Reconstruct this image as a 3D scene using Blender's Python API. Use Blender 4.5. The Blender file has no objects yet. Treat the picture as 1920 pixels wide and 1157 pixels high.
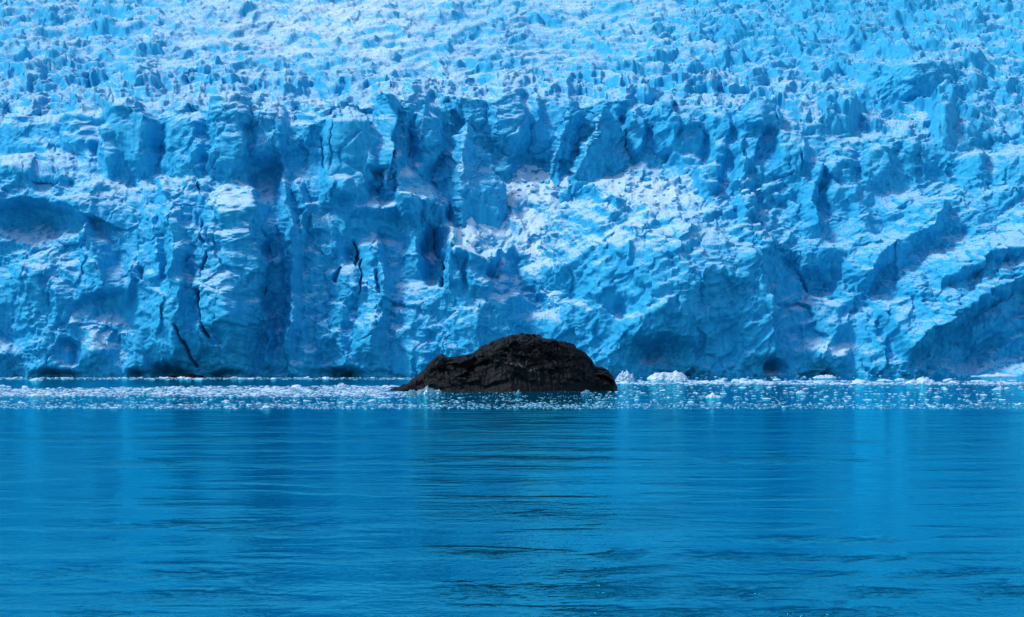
import bpy, math, random
import numpy as np

# ------------------------------------------------------------------ camera, sky, sun, exposure
scene = bpy.context.scene
F, HZ, CAMH = 3583.0, 633.0, 8.0           # focal length and horizon row in photo pixels (1920 wide), eye height
cam_d = bpy.data.cameras.new('camera'); cam = bpy.data.objects.new('camera', cam_d)
scene.collection.objects.link(cam); scene.camera = cam
cam.location = (0, 0, CAMH); cam.rotation_euler = (math.radians(90), 0, 0)
cam_d.sensor_width = 36; cam_d.lens = F / 1920 * 36; cam_d.shift_y = (HZ - 578.5) / 1920
cam_d.clip_start = 0.5; cam_d.clip_end = 40000

SUN_EL, SUN_AZ = 53.0, -97.0               # azimuth from the view direction, negative = left
sd = (math.sin(math.radians(SUN_AZ)) * math.cos(math.radians(SUN_EL)),
      math.cos(math.radians(SUN_AZ)) * math.cos(math.radians(SUN_EL)), math.sin(math.radians(SUN_EL)))
world = bpy.data.worlds.new('World'); scene.world = world; world.use_nodes = True
wn = world.node_tree.nodes; wl = world.node_tree.links; wn.clear()
sky = wn.new('ShaderNodeTexSky'); sky.sky_type = 'NISHITA'; sky.sun_disc = False
sky.sun_elevation = math.radians(SUN_EL); sky.sun_rotation = math.radians(SUN_AZ)
sky.air_density = 1.3; sky.dust_density = 0.6; sky.ozone_density = 3.0
bg = wn.new('ShaderNodeBackground'); bg.inputs[1].default_value = 0.15
wo = wn.new('ShaderNodeOutputWorld'); wl.new(sky.outputs[0], bg.inputs[0]); wl.new(bg.outputs[0], wo.inputs[0])
sun_d = bpy.data.lights.new('sun', 'SUN'); sun_d.energy = 2.15; sun_d.angle = math.radians(8); sun_d.color = (1, 0.97, 0.93)
sun = bpy.data.objects.new('sun', sun_d); scene.collection.objects.link(sun)
from mathutils import Vector
sun.rotation_euler = Vector(sd).to_track_quat('Z', 'Y').to_euler(); sun.location = (-60, 40, 120)
vs = scene.view_settings
vs.view_transform = 'Standard'; vs.look = 'None'; vs.gamma = 1.0; vs.use_curve_mapping = False; vs.exposure = 0.33

# ------------------------------------------------------------------ helpers
rnd = random.Random(7)
def hash2(ix, iy, k):
    h = (ix.astype(np.int64) * 374761393 + iy.astype(np.int64) * 668265263 + k * 974634777) & 0xFFFFFFFF
    h = ((h ^ (h >> 13)) * 1274126177) & 0xFFFFFFFF
    h = ((h ^ (h >> 16)) * 2246822519) & 0xFFFFFFFF
    return ((h ^ (h >> 15)) & 0xFFFFFF).astype(np.float32) / np.float32(0xFFFFFF)
def perlin(x, y, k=0):
    x = np.asarray(x, np.float32); y = np.asarray(y, np.float32)
    xi = np.floor(x); yi = np.floor(y); xf = x - xi; yf = y - yi
    xi = xi.astype(np.int64); yi = yi.astype(np.int64)
    u = xf*xf*xf*(xf*(xf*6-15)+10); v = yf*yf*yf*(yf*(yf*6-15)+10)
    def g(dx, dy):
        a = hash2(xi+dx, yi+dy, k) * np.float32(2*math.pi)
        return np.cos(a)*(xf-dx) + np.sin(a)*(yf-dy)
    n0 = g(0,0)*(1-u) + g(1,0)*u; n1 = g(0,1)*(1-u) + g(1,1)*u
    return (n0*(1-v) + n1*v) * 1.5
def fbm(x, y, k=0, o=4, gain=0.5):
    s = 0; a = 1.0
    for i in range(o): s = s + a*perlin(x*2**i, y*2**i, k+i*17); a *= gain
    return s
def ridged(x, y, k=0, o=4, gain=0.5):
    s = 0; a = 1.0; w = 1.0
    for i in range(o):
        n = 1 - np.abs(perlin(x*2**i, y*2**i, k+i*17)); n = n*n*w
        w = np.clip(n*1.6, 0, 1); s = s + a*n; a *= gain
    return s
def voronoi(x, y, k=0, jit=0.9):
    """F1, F2 distances, cell random, offset to the cell centre, cell id"""
    xi = np.floor(x).astype(np.int64); yi = np.floor(y).astype(np.int64)
    f1 = np.full(x.shape, 9.0, np.float32); f2 = f1.copy()
    ox = np.zeros_like(f1); oy = np.zeros_like(f1); cx = np.zeros_like(xi); cy = np.zeros_like(yi)
    for dy in (-1, 0, 1):
        for dx in (-1, 0, 1):
            px = xi+dx; py = yi+dy
            qx = x - (px + 0.5 + jit*(hash2(px, py, k)-0.5)); qy = y - (py + 0.5 + jit*(hash2(px, py, k+1)-0.5))
            d = np.sqrt(qx*qx + qy*qy).astype(np.float32)
            m = d < f1
            f2 = np.where(m, f1, np.minimum(f2, d))
            f1 = np.where(m, d, f1); ox = np.where(m, qx, ox); oy = np.where(m, qy, oy)
            cx = np.where(m, px, cx); cy = np.where(m, py, cy)
    return f1, f2, ox, oy, cx, cy
def facet(x, y, k, tilt=1.0, lift=1.0, soft=0.12):
    """blocky noise: each cell a tilted plate at its own height"""
    f1, f2, ox, oy, cx, cy = voronoi(x, y, k)
    h = lift*(hash2(cx, cy, k+5)-0.5) + tilt*((hash2(cx, cy, k+6)-0.5)*ox + (hash2(cx, cy, k+7)-0.5)*oy)*2
    return h*sstep(0, soft, f2-f1) if soft else h, f2-f1, cx, cy
def sstep(a, b, x):
    t = np.clip((x-a)/(b-a), 0, 1); return t*t*(3-2*t)

def mesh_obj(name, verts, faces, mat, parent=None, smooth=True, attrs=None):
    me = bpy.data.meshes.new(name)
    verts = np.ascontiguousarray(verts, np.float32); faces = np.ascontiguousarray(faces, np.int32)
    k = faces.shape[1]
    me.vertices.add(len(verts)); me.vertices.foreach_set('co', verts.ravel())
    me.loops.add(faces.size); me.loops.foreach_set('vertex_index', faces.ravel())
    me.polygons.add(len(faces)); me.polygons.foreach_set('loop_start', np.arange(0, faces.size, k, dtype=np.int32))
    me.polygons.foreach_set('loop_total', np.full(len(faces), k, np.int32))
    if smooth: me.polygons.foreach_set('use_smooth', np.ones(len(faces), bool))
    for an, av in (attrs or {}).items():
        a = me.attributes.new(an, 'FLOAT', 'POINT'); a.data.foreach_set('value', np.ascontiguousarray(av, np.float32))
    me.update(); me.validate()
    me.materials.append(mat)
    o = bpy.data.objects.new(name, me); scene.collection.objects.link(o)
    if parent: o.parent = parent
    return o
def tag(o, label=None, cat=None, group=None, kind=None):
    if label: o['label'] = label
    if cat: o['category'] = cat
    if group: o['group'] = group
    if kind: o['kind'] = kind
    return o
def at_water(px, py, z=0.0):
    Y = (CAMH - z) * F / (py - HZ); return ((px-960)/F*Y, Y, z)

# ------------------------------------------------------------------ materials
class NT:
    def __init__(s, name):
        s.m = bpy.data.materials.new(name); s.m.use_nodes = True
        s.n = s.m.node_tree.nodes; s.l = s.m.node_tree.links; s.n.clear()
        s.out = s.n.new('ShaderNodeOutputMaterial'); s.b = s.n.new('ShaderNodeBsdfPrincipled'); s.l.new(s.b.outputs[0], s.out.inputs[0])
    def __call__(s, t, **kw):
        n = s.n.new(t)
        for k, v in kw.items(): setattr(n, k, v)
        return n
    def link(s, a, b): s.l.new(a, b)
    def val(s, sock, v):
        if hasattr(v, 'is_linked'): s.l.new(v, sock)
        else: sock.default_value = v
    def math(s, op, a, b=0.0, clamp=False):
        n = s('ShaderNodeMath', operation=op, use_clamp=clamp); s.val(n.inputs[0], a); s.val(n.inputs[1], b); return n.outputs[0]
    def noise(s, vec, scale, detail=4, rough=0.55):
        n = s('ShaderNodeTexNoise'); s.link(vec, n.inputs['Vector']); n.inputs['Scale'].default_value = scale
        n.inputs['Detail'].default_value = detail; n.inputs['Roughness'].default_value = rough; return n.outputs['Fac']
    def ramp(s, f, stops):
        n = s('ShaderNodeValToRGB'); s.link(f, n.inputs[0]); e = n.color_ramp.elements
        while len(e) < len(stops): e.new(0.5)
        for i, (p, c) in enumerate(stops): e[i].position = p; e[i].color = (*c, 1) if len(c) == 3 else c
        return n.outputs[0]
    def mapr(s, v, a, b, c=0.0, d=1.0):
        n = s('ShaderNodeMapRange', interpolation_type='SMOOTHSTEP'); s.val(n.inputs[0], v)
        for i, q in enumerate((a, b, c, d)): n.inputs[i+1].default_value = q
        return n.outputs[0]
    def mix(s, f, a, b):
        n = s('ShaderNodeMix', data_type='RGBA'); s.val(n.inputs[0], f); 
        for i, q in ((6, a), (7, b)):
            if hasattr(q, 'is_linked'): s.link(q, n.inputs[i])
            else: n.inputs[i].default_value = (*q, 1)
        return n.outputs[2]
    def coords(s, scale=None):
        g = s('ShaderNodeNewGeometry')
        if not scale: return g.outputs['Position']
        m = s('ShaderNodeMapping'); s.link(g.outputs['Position'], m.inputs[0]); m.inputs['Scale'].default_value = scale
        return m.outputs[0]

ICE_BLUE, ICE_MID, SNOW = (0.006, 0.34, 0.64), (0.045, 0.50, 0.79), (0.50, 0.74, 0.90)
def ice_material(name, snow_lo=0.34, snow_hi=0.88):
    t = NT(name); P = t.coords()
    g = t('ShaderNodeNewGeometry'); sx = t('ShaderNodeSeparateXYZ'); t.link(g.outputs['Normal'], sx.inputs[0])
    n1 = t.noise(P, 0.09, 5, 0.6); n2 = t.noise(P, 2.6, 7, 0.75)
    n3 = t.noise(t.coords((1.2, 1.2, 0.12)), 0.8, 5, 0.6)
    at = t('ShaderNodeAttribute', attribute_name='snow')  # snow cover, plus sunlit patches and slab edges painted in as white
    # crusted white snow lies on what faces up, bare blue ice on what is steep
    f = t.math('ADD', t.math('MULTIPLY', sx.outputs['Z'], 0.6), t.math('MULTIPLY', t.math('SUBTRACT', n1, 0.5), 0.5))
    f = t.math('ADD', f, t.math('MULTIPLY', t.math('SUBTRACT', n2, 0.5), 1.25))
    f = t.math('ADD', f, at.outputs['Fac'])
    s = t.mapr(f, snow_lo, snow_hi)
    blue = t.mix(t.mapr(n3, 0.25, 0.8), ICE_BLUE, ICE_MID)
    fa = t('ShaderNodeAttribute', attribute_name='firn')
    col = t.mix(s, blue, t.mix(fa.outputs['Fac'], SNOW, (0.68, 0.80, 0.90)))
    # rock dust in streaks
    da = t('ShaderNodeAttribute', attribute_name='dirt')
    dn = t.noise(t.coords((0.5, 0.5, 0.5)), 2.2, 6, 0.7)
    d = t.math('MULTIPLY', da.outputs['Fac'], t.mapr(dn, 0.5, 0.68))
    col = t.mix(d, col, (0.10, 0.13, 0.16))
    t.link(col, t.b.inputs['Base Color'])
    t.b.inputs['Roughness'].default_value = 0.55; t.b.inputs['Specular IOR Level'].default_value = 0.145
    bn = t.noise(P, 2.4, 9, 0.78)
    b = t('ShaderNodeBump'); b.inputs['Strength'].default_value = 0.8; b.inputs['Distance'].default_value = 0.32
    t.link(bn, b.inputs['Height']); t.link(b.outputs[0], t.b.inputs['Normal'])
    return t.m
M_ICE = ice_material('glacier_ice')

def floe_material():
    t = NT('floe_ice'); P = t.coords()
    g = t('ShaderNodeNewGeometry'); sx = t('ShaderNodeSeparateXYZ'); t.link(g.outputs['Normal'], sx.inputs[0])
    oi = t('ShaderNodeObjectInfo')
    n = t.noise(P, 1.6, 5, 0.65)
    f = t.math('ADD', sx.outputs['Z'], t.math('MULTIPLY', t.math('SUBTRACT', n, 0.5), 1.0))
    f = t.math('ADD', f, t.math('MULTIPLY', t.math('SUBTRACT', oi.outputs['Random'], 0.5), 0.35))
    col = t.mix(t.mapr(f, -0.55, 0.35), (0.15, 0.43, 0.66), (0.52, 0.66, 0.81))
    t.link(col, t.b.inputs['Base Color']); t.b.inputs['Roughness'].default_value = 0.4
    return t.m
M_FLOE = floe_material()
def clear_floe_material():
    t = NT('clear_floe_ice'); n = t.noise(t.coords(), 1.8, 5, 0.65)
    t.link(t.mix(t.mapr(n, 0.35, 0.7), (0.06, 0.20, 0.30), (0.20, 0.42, 0.55)), t.b.inputs['Base Color']); t.b.inputs['Roughness'].default_value = 0.25
    return t.m
M_CLEAR = clear_floe_material()

def rock_material():
    t = NT('dark_rock'); P = t.coords()
    n1 = t.noise(P, 0.45, 6, 0.65); n2 = t.noise(P, 3.0, 6, 0.7); n3 = t.noise(t.coords((0.6, 0.6, 2.2)), 0.55, 5, 0.65)
    col = t.ramp(n2, [(0.3, (0.0004, 0.0008, 0.0013)), (0.55, (0.0017, 0.0036, 0.0053)), (0.75, (0.011, 0.018, 0.024))])
    col = t.mix(t.mapr(n1, 0.45, 0.65), col, (0.0020, 0.0040, 0.0048))
    ra = t('ShaderNodeAttribute', attribute_name='rust'); wa = t('ShaderNodeAttribute', attribute_name='guano')
    col = t.mix(t.math('MULTIPLY', ra.outputs['Fac'], t.mapr(n3, 0.48, 0.62)), col, (0.013, 0.0045, 0.0035))
    col = t.mix(t.math('MULTIPLY', wa.outputs['Fac'], t.mapr(n2, 0.48, 0.66)), col, (0.16, 0.17, 0.19))
    t.link(col, t.b.inputs['Base Color']); t.b.inputs['Roughness'].default_value = 0.5; t.b.inputs['Specular IOR Level'].default_value = 0.14
    b = t('ShaderNodeBump'); b.inputs['Strength'].default_value = 0.9; b.inputs['Distance'].default_value = 0.15
    t.link(n2, b.inputs['Height']); t.link(b.outputs[0], t.b.inputs['Normal'])
    return t.m
M_ROCK = rock_material()

def water_material():
    t = NT('sea_water'); t.n.remove(t.b)
    df = t('ShaderNodeBsdfDiffuse'); df.inputs['Color'].default_value = (0.0, 0.085, 0.175, 1)
    gl = t('ShaderNodeBsdfGlossy'); gl.inputs['Color'].default_value = (0.12, 0.92, 1.0, 1); gl.inputs['Roughness'].default_value = 0.05
    fr = t('ShaderNodeFresnel'); fr.inputs['IOR'].default_value = 1.55
    at = t('ShaderNodeAttribute', attribute_name='ripple')
    small = t.noise(t.coords((0.75, 0.42, 1)), 1.0, 4, 0.6)
    tiny = t.noise(t.coords((2.6, 1.8, 1)), 1.0, 3, 0.6)
    mid = t.noise(t.coords((0.05, 0.15, 1)), 1.0, 4, 0.5)
    h = t.math('MULTIPLY', t.math('ADD', small, t.math('MULTIPLY', tiny, 0.5)), at.outputs['Fac'])
    h = t.math('ADD', h, t.math('MULTIPLY', mid, 0.2))
    b = t('ShaderNodeBump'); b.inputs['Strength'].default_value = 1.0; b.inputs['Distance'].default_value = 1.0
    t.link(h, b.inputs['Height'])
    for q in (df, gl, fr): t.link(b.outputs[0], q.inputs['Normal'])
    mx = t('ShaderNodeMixShader'); t.link(fr.outputs[0], mx.inputs[0]); t.link(df.outputs[0], mx.inputs[1]); t.link(gl.outputs[0], mx.inputs[2]); t.link(mx.outputs[0], t.out.inputs[0])
    return t.m
M_WATER = water_material()

# ------------------------------------------------------------------ the sea: one sheet to the horizon, with its cat's-paws of wind
wy_ = np.concatenate([[-300, 0, 25], CAMH*F/(np.linspace(1290, 704, 420)-HZ), np.geomspace(420, 20000, 24)])
wq = np.concatenate([[-30, -6, -2.2], np.linspace(-1.35, 1.35, 320), [2.2, 6, 30]])
WQ, WY = np.meshgrid(wq, wy_); WX = WQ*np.maximum(WY, 60)*960/F
WX[:, 0] = -25000; WX[:, -1] = 25000
ppx = 960 + WX/np.maximum(WY, 30)*F; ppy = HZ + CAMH*F/np.maximum(WY, 22)
nx, ny = WX.astype(np.float32), WY.astype(np.float32)
rip = 0.05 + 0.07*sstep(-0.1, 0.6, fbm(nx/22, ny/16, 801, 4))
rip += 0.09*sstep(0.16, 0.5, fbm((nx+0.15*ny)/14, ny/5.5, 811, 4))
def paw(x, y, w, h, a, slope=0.0):
    e = ((ppx-x)/w)**2 + ((ppy-y+slope*(ppx-x)+1.2*h*fbm(ppx/60, ppy/9, int(x), 3))/h)**2
    return 2.6*a*np.exp(-e)
for q in ((90,822,70,3,.12), (230,823,230,4,.10), (560,824,160,4,.12), (860,818,130,5,.12), (760,865,120,4,.11), (250,868,170,5,.10,.03), (580,869,70,5,.14,.05), (960,862,60,3,.12),
          (1100,863,60,3,.15), (1380,860,70,4,.22), (1470,864,60,4,.2), (1600,863,40,2,.16), (1840,828,50,3,.2), (1620,829,36,2,.18), (300,985,180,4,.13,.02), (540,990,110,5,.15,.05),
          (1005,965,50,4,.13), (1480,1010,60,4,.2), (1620,1012,60,3,.14), (1355,1043,66,5,.26), (1500,1045,60,4,.18), (1605,1047,42,4,.24,.04), (1680,1046,30,3,.18,.1), (1560,1076,60,4,.17,.05),
          (1800,1075,120,4,.17,.03), (1380,1110,80,8,.26), (1650,1109,60,6,.26), (1890,1108,60,9,.28), (1290,1150,60,8,.24), (1540,1150,110,9,.26), (900,1040,60,5,.16), (1160,1041,40,5,.22,.05),
          (1150,1072,70,5,.2,.06), (880,1108,70,9,.17), (1120,1107,90,9,.2), (1130,1150,70,7,.18), (120,1072,110,8,.08), (340,1078,110,6,.08), (330,1115,120,6,.09,.04), (180,1150,60,5,.12), (1180,1110,50,6,.15), (980,845,200,3,.07), (880,805,160,3,.07)):
    rip += paw(*q)
s_ = np.arange(WX.size).reshape(WX.shape)
wqd = np.stack([s_[:-1, :-1], s_[:-1, 1:], s_[1:, 1:], s_[1:, :-1]], -1).reshape(-1, 4)
water = mesh_obj('water', np.stack([WX, WY, WX*0], -1).reshape(-1, 3), wqd, M_WATER, attrs={'ripple': rip.ravel()})
tag(water, kind='structure')

# ------------------------------------------------------------------ the glacier
NPX = np.concatenate([np.linspace(-2600, -420, 60)[:-1], np.linspace(-420, -160, 60)[:-1], np.linspace(-160, 2080, 1480),
                      np.linspace(2080, 2340, 60)[1:], np.linspace(2340, 4500, 60)[1:]]).astype(np.float32)
NPY = np.concatenate([np.linspace(-620, -120, 50)[:-1], np.linspace(-120, -20, 50)[:-1], np.linspace(-20, 240, 300)[:-1],
                      np.linspace(240, 708, 380), np.linspace(708, 745, 8)[1:]]).astype(np.float32)
PX, PY = np.meshgrid(NPX, NPY)
ICEF = [(100, 548), (50, 594), (0, 645), (-60, 730), (-150, 880), (-620, 1700)]
COLS = {  # profile of the ice front, seen from the boat: photo row -> metres from the boat
 -400: [(705,400),(560,405),(430,412),(330,417),(302,424),(292,440),(225,448),(205,462),(150,505)],
 90: [(705,400),(560,405),(430,412),(330,416),(304,422),(292,438),(225,446),(205,462),(150,505)],
 250: [(705,400),(560,404),(400,410),(350,415),(335,421),(225,429),(205,448),(150,505)],
 430: [(705,400),(560,403),(400,408),(330,413),(215,421),(195,440),(150,505)],
 510: [(705,404),(560,409),(400,415),(230,425),(205,446),(150,505)],
 640: [(705,402),(560,408),(400,415),(240,423),(210,446),(150,506)],
 760: [(705,400),(560,409),(400,420),(300,431),(192,440),(175,460),(140,512)],
 870: [(705,400),(600,403),(475,409),(450,418),(392,437),(310,446),(300,448),(192,456),(175,470),(140,515)],
 935: [(705,400),(600,404),(515,410),(490,418),(400,440),(310,451),(300,453),(190,461),(172,475),(140,516)],
 1000: [(705,402),(600,408),(500,419),(380,440),(300,459),(290,460),(187,468),(170,482),(140,518)],
 1150: [(705,400),(600,402),(480,413),(400,426),(350,439),(312,457),(195,464),(175,485),(140,520)],
 1300: [(705,398),(600,402),(480,415),(400,429),(330,448),(300,455),(200,464),(180,485),(140,522)],
 1500: [(705,404),(600,411),(480,422),(400,434),(300,450),(235,462),(205,482),(140,525)],
 1700: [(705,400),(600,411),(480,426),(400,438),(300,455),(262,465),(232,484),(192,498),(122,505),(108,540)],
 1920: [(705,398),(600,412),(480,428),(400,442),(290,460),(252,482),(200,500)],
 2400: [(705,398),(600,412),(480,428),(400,442),(290,460),(252,482),(200,500)]}
keys = sorted(COLS); prof = []
for k in keys:
    pts = [(760, COLS[k][0][1])] + COLS[k] + [q for q in ICEF if q[0] < COLS[k][-1][0] - 20]
    pts = sorted(pts); prof.append(np.interp(NPY, [p[0] for p in pts], [p[1] for p in pts]))
prof = np.array(prof)
prof -= (np.interp(keys, [0, 640, 900, 1000], [9, 9, 5, 0])[:, None])*np.clip((NPY-290)/410, 0, 1)[None]     # the left front leans back
tt = np.interp(NPX, keys, np.arange(len(keys)))
i0 = np.clip(np.floor(tt).astype(int), 0, len(keys)-2); fr = tt - i0; fr = fr*fr*(3-2*fr)
YB = (prof[i0].T*(1-fr) + prof[i0+1].T*fr)
ker = np.ones(9)/9
YB = np.apply_along_axis(lambda a: np.convolve(np.pad(a, 4, 'edge'), ker, 'valid'), 0, YB)
Y0 = YB.copy(); Z0 = CAMH + Y0*(HZ-PY)/F; X0 = (PX-960)/F*Y0      # the plain slope carries the noise coordinates
warp = (9*fbm(PX/80, PY/60, 31, 3) + 3*fbm(PX/22, PY/22, 37, 3))*sstep(700, 640, PY)*sstep(100, 170, PY)
for j in range(len(NPX)): YB[:, j] = np.interp(PY[:, j]+warp[:, j], NPY, YB[:, j])
XB = (PX-960)/F*YB; ZB = CAMH + YB*(HZ-PY)/F
# arc length up each column
dS = np.sqrt(np.diff(Y0, axis=0)**2 + np.diff(Z0, axis=0)**2)
SB = np.zeros_like(YB); SB[1:] = np.cumsum(dS, axis=0); SB = SB[-1:] - SB
SB = SB - SB[np.argmin(np.abs(NPY-705))][None]
def normals(X, Y, Z):
    ax, ay, az = [np.gradient(q, axis=1) for q in (X, Y, Z)]; bx, by, bz = [np.gradient(q, axis=0) for q in (X, Y, Z)]
    n = np.stack([ay*bz-az*by, az*bx-ax*bz, ax*by-ay*bx], -1); n = n/np.maximum(np.linalg.norm(n, axis=-1, keepdims=True), 1e-9)
    return n * np.where((n[..., 2:3]*0.6 - n[..., 1:2]) < 0, -1, 1)
NB = normals(XB, YB, ZB)
floor_ = sstep(0.62, 0.84, NB[..., 2])*sstep(240, 290, PY)*sstep(690, 640, PY)*sstep(1500, 1180, PX)     # snow-covered benches in the front
floor_ = np.apply_along_axis(lambda r: np.convolve(np.pad(r, 5, 'edge'), np.ones(11)/11, 'valid'), 0, floor_)
for q in range(3):                                # soften the directions in which relief grows
    for c in range(3):
        a = NB[..., c]; a = np.apply_along_axis(lambda r: np.convolve(np.pad(r, 10, 'edge'), np.ones(21)/21, 'valid'), 0, a); NB[..., c] = a
NB[..., 0] *= 0.25
NB /= np.linalg.norm(NB, axis=-1, keepdims=True)

brow = np.interp(NPX, [-400,0,200,400,560,740,900,1100,1290,1500,1700,1920], [215,215,212,190,212,185,182,188,190,235,255,245])[None]
cliff = sstep(-18, 14, PY - brow - 13*fbm(XB/13, XB*0+3.3, 40, 4))
cliff = np.maximum(cliff, sstep(1.0, 0.6, np.hypot((PX-1715)/115, (PY-158)/52))); fld = 1-cliff
Xn = X0.astype(np.float32); Sn = SB.astype(np.float32)
wx = 1.6*fbm(Xn/7, Sn/7, 3, 4); wy = 1.6*fbm(Xn/7, Sn/7, 9, 4)
PXw = PX + 7*fbm(Xn/5, Sn/9, 21, 4); PYw = PY + 6*fbm(Xn/6, Sn/6, 25, 4)

D = np.zeros_like(PXw)
snow = np.zeros_like(D); dirt = np.zeros_like(D)
def box_idx(x0, x1, y0, y1):
    a, b = np.searchsorted(NPX, [x0, x1]); c, d = np.searchsorted(NPY, [y0, y1]); return slice(c, d), slice(a, b)
def ridge(pts, wl_, wr_, amp, p=1.0, fade=0.12, tgt=None, wob=1.0):
    """relief along a line drawn top to bottom; wl_/wr_: reach to its left and right (start, end)"""
    if not isinstance(wl_, tuple): wl_ = (wl_, wl_)
    if not isinstance(wr_, tuple): wr_ = (wr_, wr_)
    m = max(wl_+wr_) + 25
    xs = [q[0] for q in pts]; ys = [q[1] for q in pts]
    I = box_idx(min(xs)-m, max(xs)+m, min(ys)-m, max(ys)+m)
    k_ = 0.35 if (amp < 0 and m < 45) else wob
    x = PX[I]+k_*(PXw[I]-PX[I]); y = PY[I]+k_*(PYw[I]-PY[I])
    best = np.full(x.shape, 1e9); side = np.zeros(x.shape); tq = np.zeros(x.shape)
    L = [math.hypot(xs[i+1]-xs[i], ys[i+1]-ys[i]) for i in range(len(pts)-1)]; T = sum(L); acc = 0
    for i in range(len(pts)-1):
        dx, dy = (xs[i+1]-xs[i])/L[i], (ys[i+1]-ys[i])/L[i]
        u = (x-xs[i])*dx + (y-ys[i])*dy; uc = np.clip(u, 0, L[i])
        ex = x-xs[i]-uc*dx; ey = y-ys[i]-uc*dy; d = np.hypot(ex, ey)
        s_ = -(dx*ey - dy*ex); mm = d < best
        best = np.where(mm, d, best); side = np.where(mm, s_, side); tq = np.where(mm, (acc+uc)/T, tq); acc += L[i]
    w = np.where(side < 0, wl_[0]+(wl_[1]-wl_[0])*tq, wr_[0]+(wr_[1]-wr_[0])*tq)
    v = np.clip(1-best/np.maximum(w, 1), 0, 1)**p
    v *= sstep(-0.001, fade, tq)*sstep(-0.001, fade, 1-tq) if fade else 1
    if tgt is None: D[I] += amp*v
    else: tgt[I] += amp*v
def lump(cx, cy, rx, ry, amp, p=2.0, e=1.0, tgt=None):
    """rounded or (e high) boxy swelling or hollow"""
    I = box_idx(cx-rx-30, cx+rx+30, cy-ry-30, cy+ry+30)
    r = (np.abs((PXw[I]-cx)/rx)**p + np.abs((PYw[I]-cy)/ry)**p)**(1/p)
    v = np.clip(1-r, 0, 1); v = np.clip(v*e, 0, 1); v = v*v*(3-2*v)
    if tgt is None: D[I] += amp*v
    else: tgt[I] += amp*v

# -- left: mound, hollow under it, triangular buttress
ridge([(-60,390),(10,385),(55,372),(100,378),(160,402)], 14, 80, 5.0, fade=0)
lump(70, 418, 130, 45, -4.5)
lump(40, 318, 120, 40, 2.5)
ridge([(165,415),(190,470),(215,560)], (6,95), (6,40), 5.5, fade=0.1)
lump(225, 500, 40, 60, -2.0)
ridge([(60,470),(120,560),(180,690)], 120, 60, 3.0)
# pillars on the left brow
lump(243, 268, 62, 78, 6, 3, 2); lump(240, 305, 24, 55, -2.5)
ridge([(205,235),(215,300),(195,345)], 10, 14, 2); 
lump(348, 278, 50, 72, 4.5, 3, 1.8); lump(428, 262, 44, 84, 5, 3, 1.8); lump(505, 262, 44, 60, 3.5, 3, 2)
lump(302, 265, 18, 60, -2.5); lump(392, 300, 10, 45, -2)
lump(150, 262, 36, 34, 5, 3, 2); lump(60, 258, 70, 30, 1.5, 4, 3)
# big buttress with the shaded gully on its right
ridge([(455,325),(464,400),(452,450),(468,505),(432,555),(440,700)], 200, 80, 7.5, p=0.9, fade=0.2)
ridge([(372,345),(380,374)], 4, 4, -3); ridge([(384,412),(390,440),(394,468)], 3, 3, -2.5, fade=0.3); ridge([(399,476),(394,500),(387,534)], 3, 4, -3, fade=0.3); ridge([(386,548),(390,600),(397,642)], 4, 6, -6, p=0.8); ridge([(352,640),(366,690)], 3, 4, -4)
ridge([(400,432),(404,466)], 3, 3, -1.5, fade=0.4); ridge([(300,400),(318,470),(315,540)], 10, 16, -2)
ridge([(340,615),(352,650)], 3, 4, -3); ridge([(265,500),(275,535)], 5, 7, -2, fade=0.4)
ridge([(360,330),(340,420),(352,560),(330,700)], 60, 18, 3)
lump(312, 700, 46, 30, -6, 2, 1.3); lump(255, 702, 26, 18, -4); lump(420, 704, 50, 14, -3); lump(640, 704, 60, 20, -4); lump(100, 704, 60, 14, -3)
ridge([(505,300),(500,420),(512,540),(490,690)], 40, 44, -2)
lump(498, 330, 44, 60, -3, 2, 1.5)
ridge([(530,300),(548,420),(560,540),(545,690)], 26, 12, 5)
ridge([(470,560),(505,640),(500,700)], 16, 24, 3)
# wall between gully and the slot caves
lump(648, 300, 56, 95, 5, 4, 2.6); ridge([(640,395),(720,400),(790,385),(835,420)], 14, 40, 3.5); lump(700, 440, 70, 30, -3)
ridge([(602,235),(604,290),(608,338)], 5, 5, -4, fade=0.35); ridge([(628,236),(622,330)], 3, 3, -1)
ridge([(560,330),(575,400),(560,470)], 22, 10, 3.5)
ridge([(580,380),(600,440)], 30, 30, 2.5)
ridge([(664,440),(668,470),(668,505)], 5, 4, -4.5, fade=0.3); lump(655, 470, 16, 36, -3)
ridge([(640,500),(625,530)], 6, 6, -3); ridge([(703,505),(708,560)], 4, 6, -3, fade=0.3); ridge([(676,480),(676,555)], 3, 3, -3)
ridge([(700,430),(720,520),(712,600),(690,690)], 40, 18, 4)
ridge([(745,195),(722,260),(715,330)], 36, 14, 9, fade=0.05, wob=0.5); ridge([(735,285),(745,340),(770,420)], 24, 20, 5)
lump(775, 270, 30, 70, -4); ridge([(740,280),(733,310)], 4, 4, -4)
ridge([(770,375),(780,440),(790,520)], 30, 10, 3)
lump(810, 475, 24, 72, -6, 3, 2.2); ridge([(818,425),(820,470),(829,500),(826,542)], 5, 6, -8, p=0.6)
ridge([(838,425),(845,480),(850,540)], 6, 20, 3)
ridge([(876,470),(870,510),(872,560)], 5, 5, -2.5, fade=0.4); lump(925, 505, 26, 24, -3)
ridge([(850,470),(905,500),(945,470)], 10, 20, 3)
for px0, w, a in ((570, 30, 1.5), (640, 42, 2), (775, 60, 2.2), (900, 36, 1.6)):
    ridge([(px0+8,560),(px0-6,620),(px0+14,702)], w, w*0.45, a)
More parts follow.
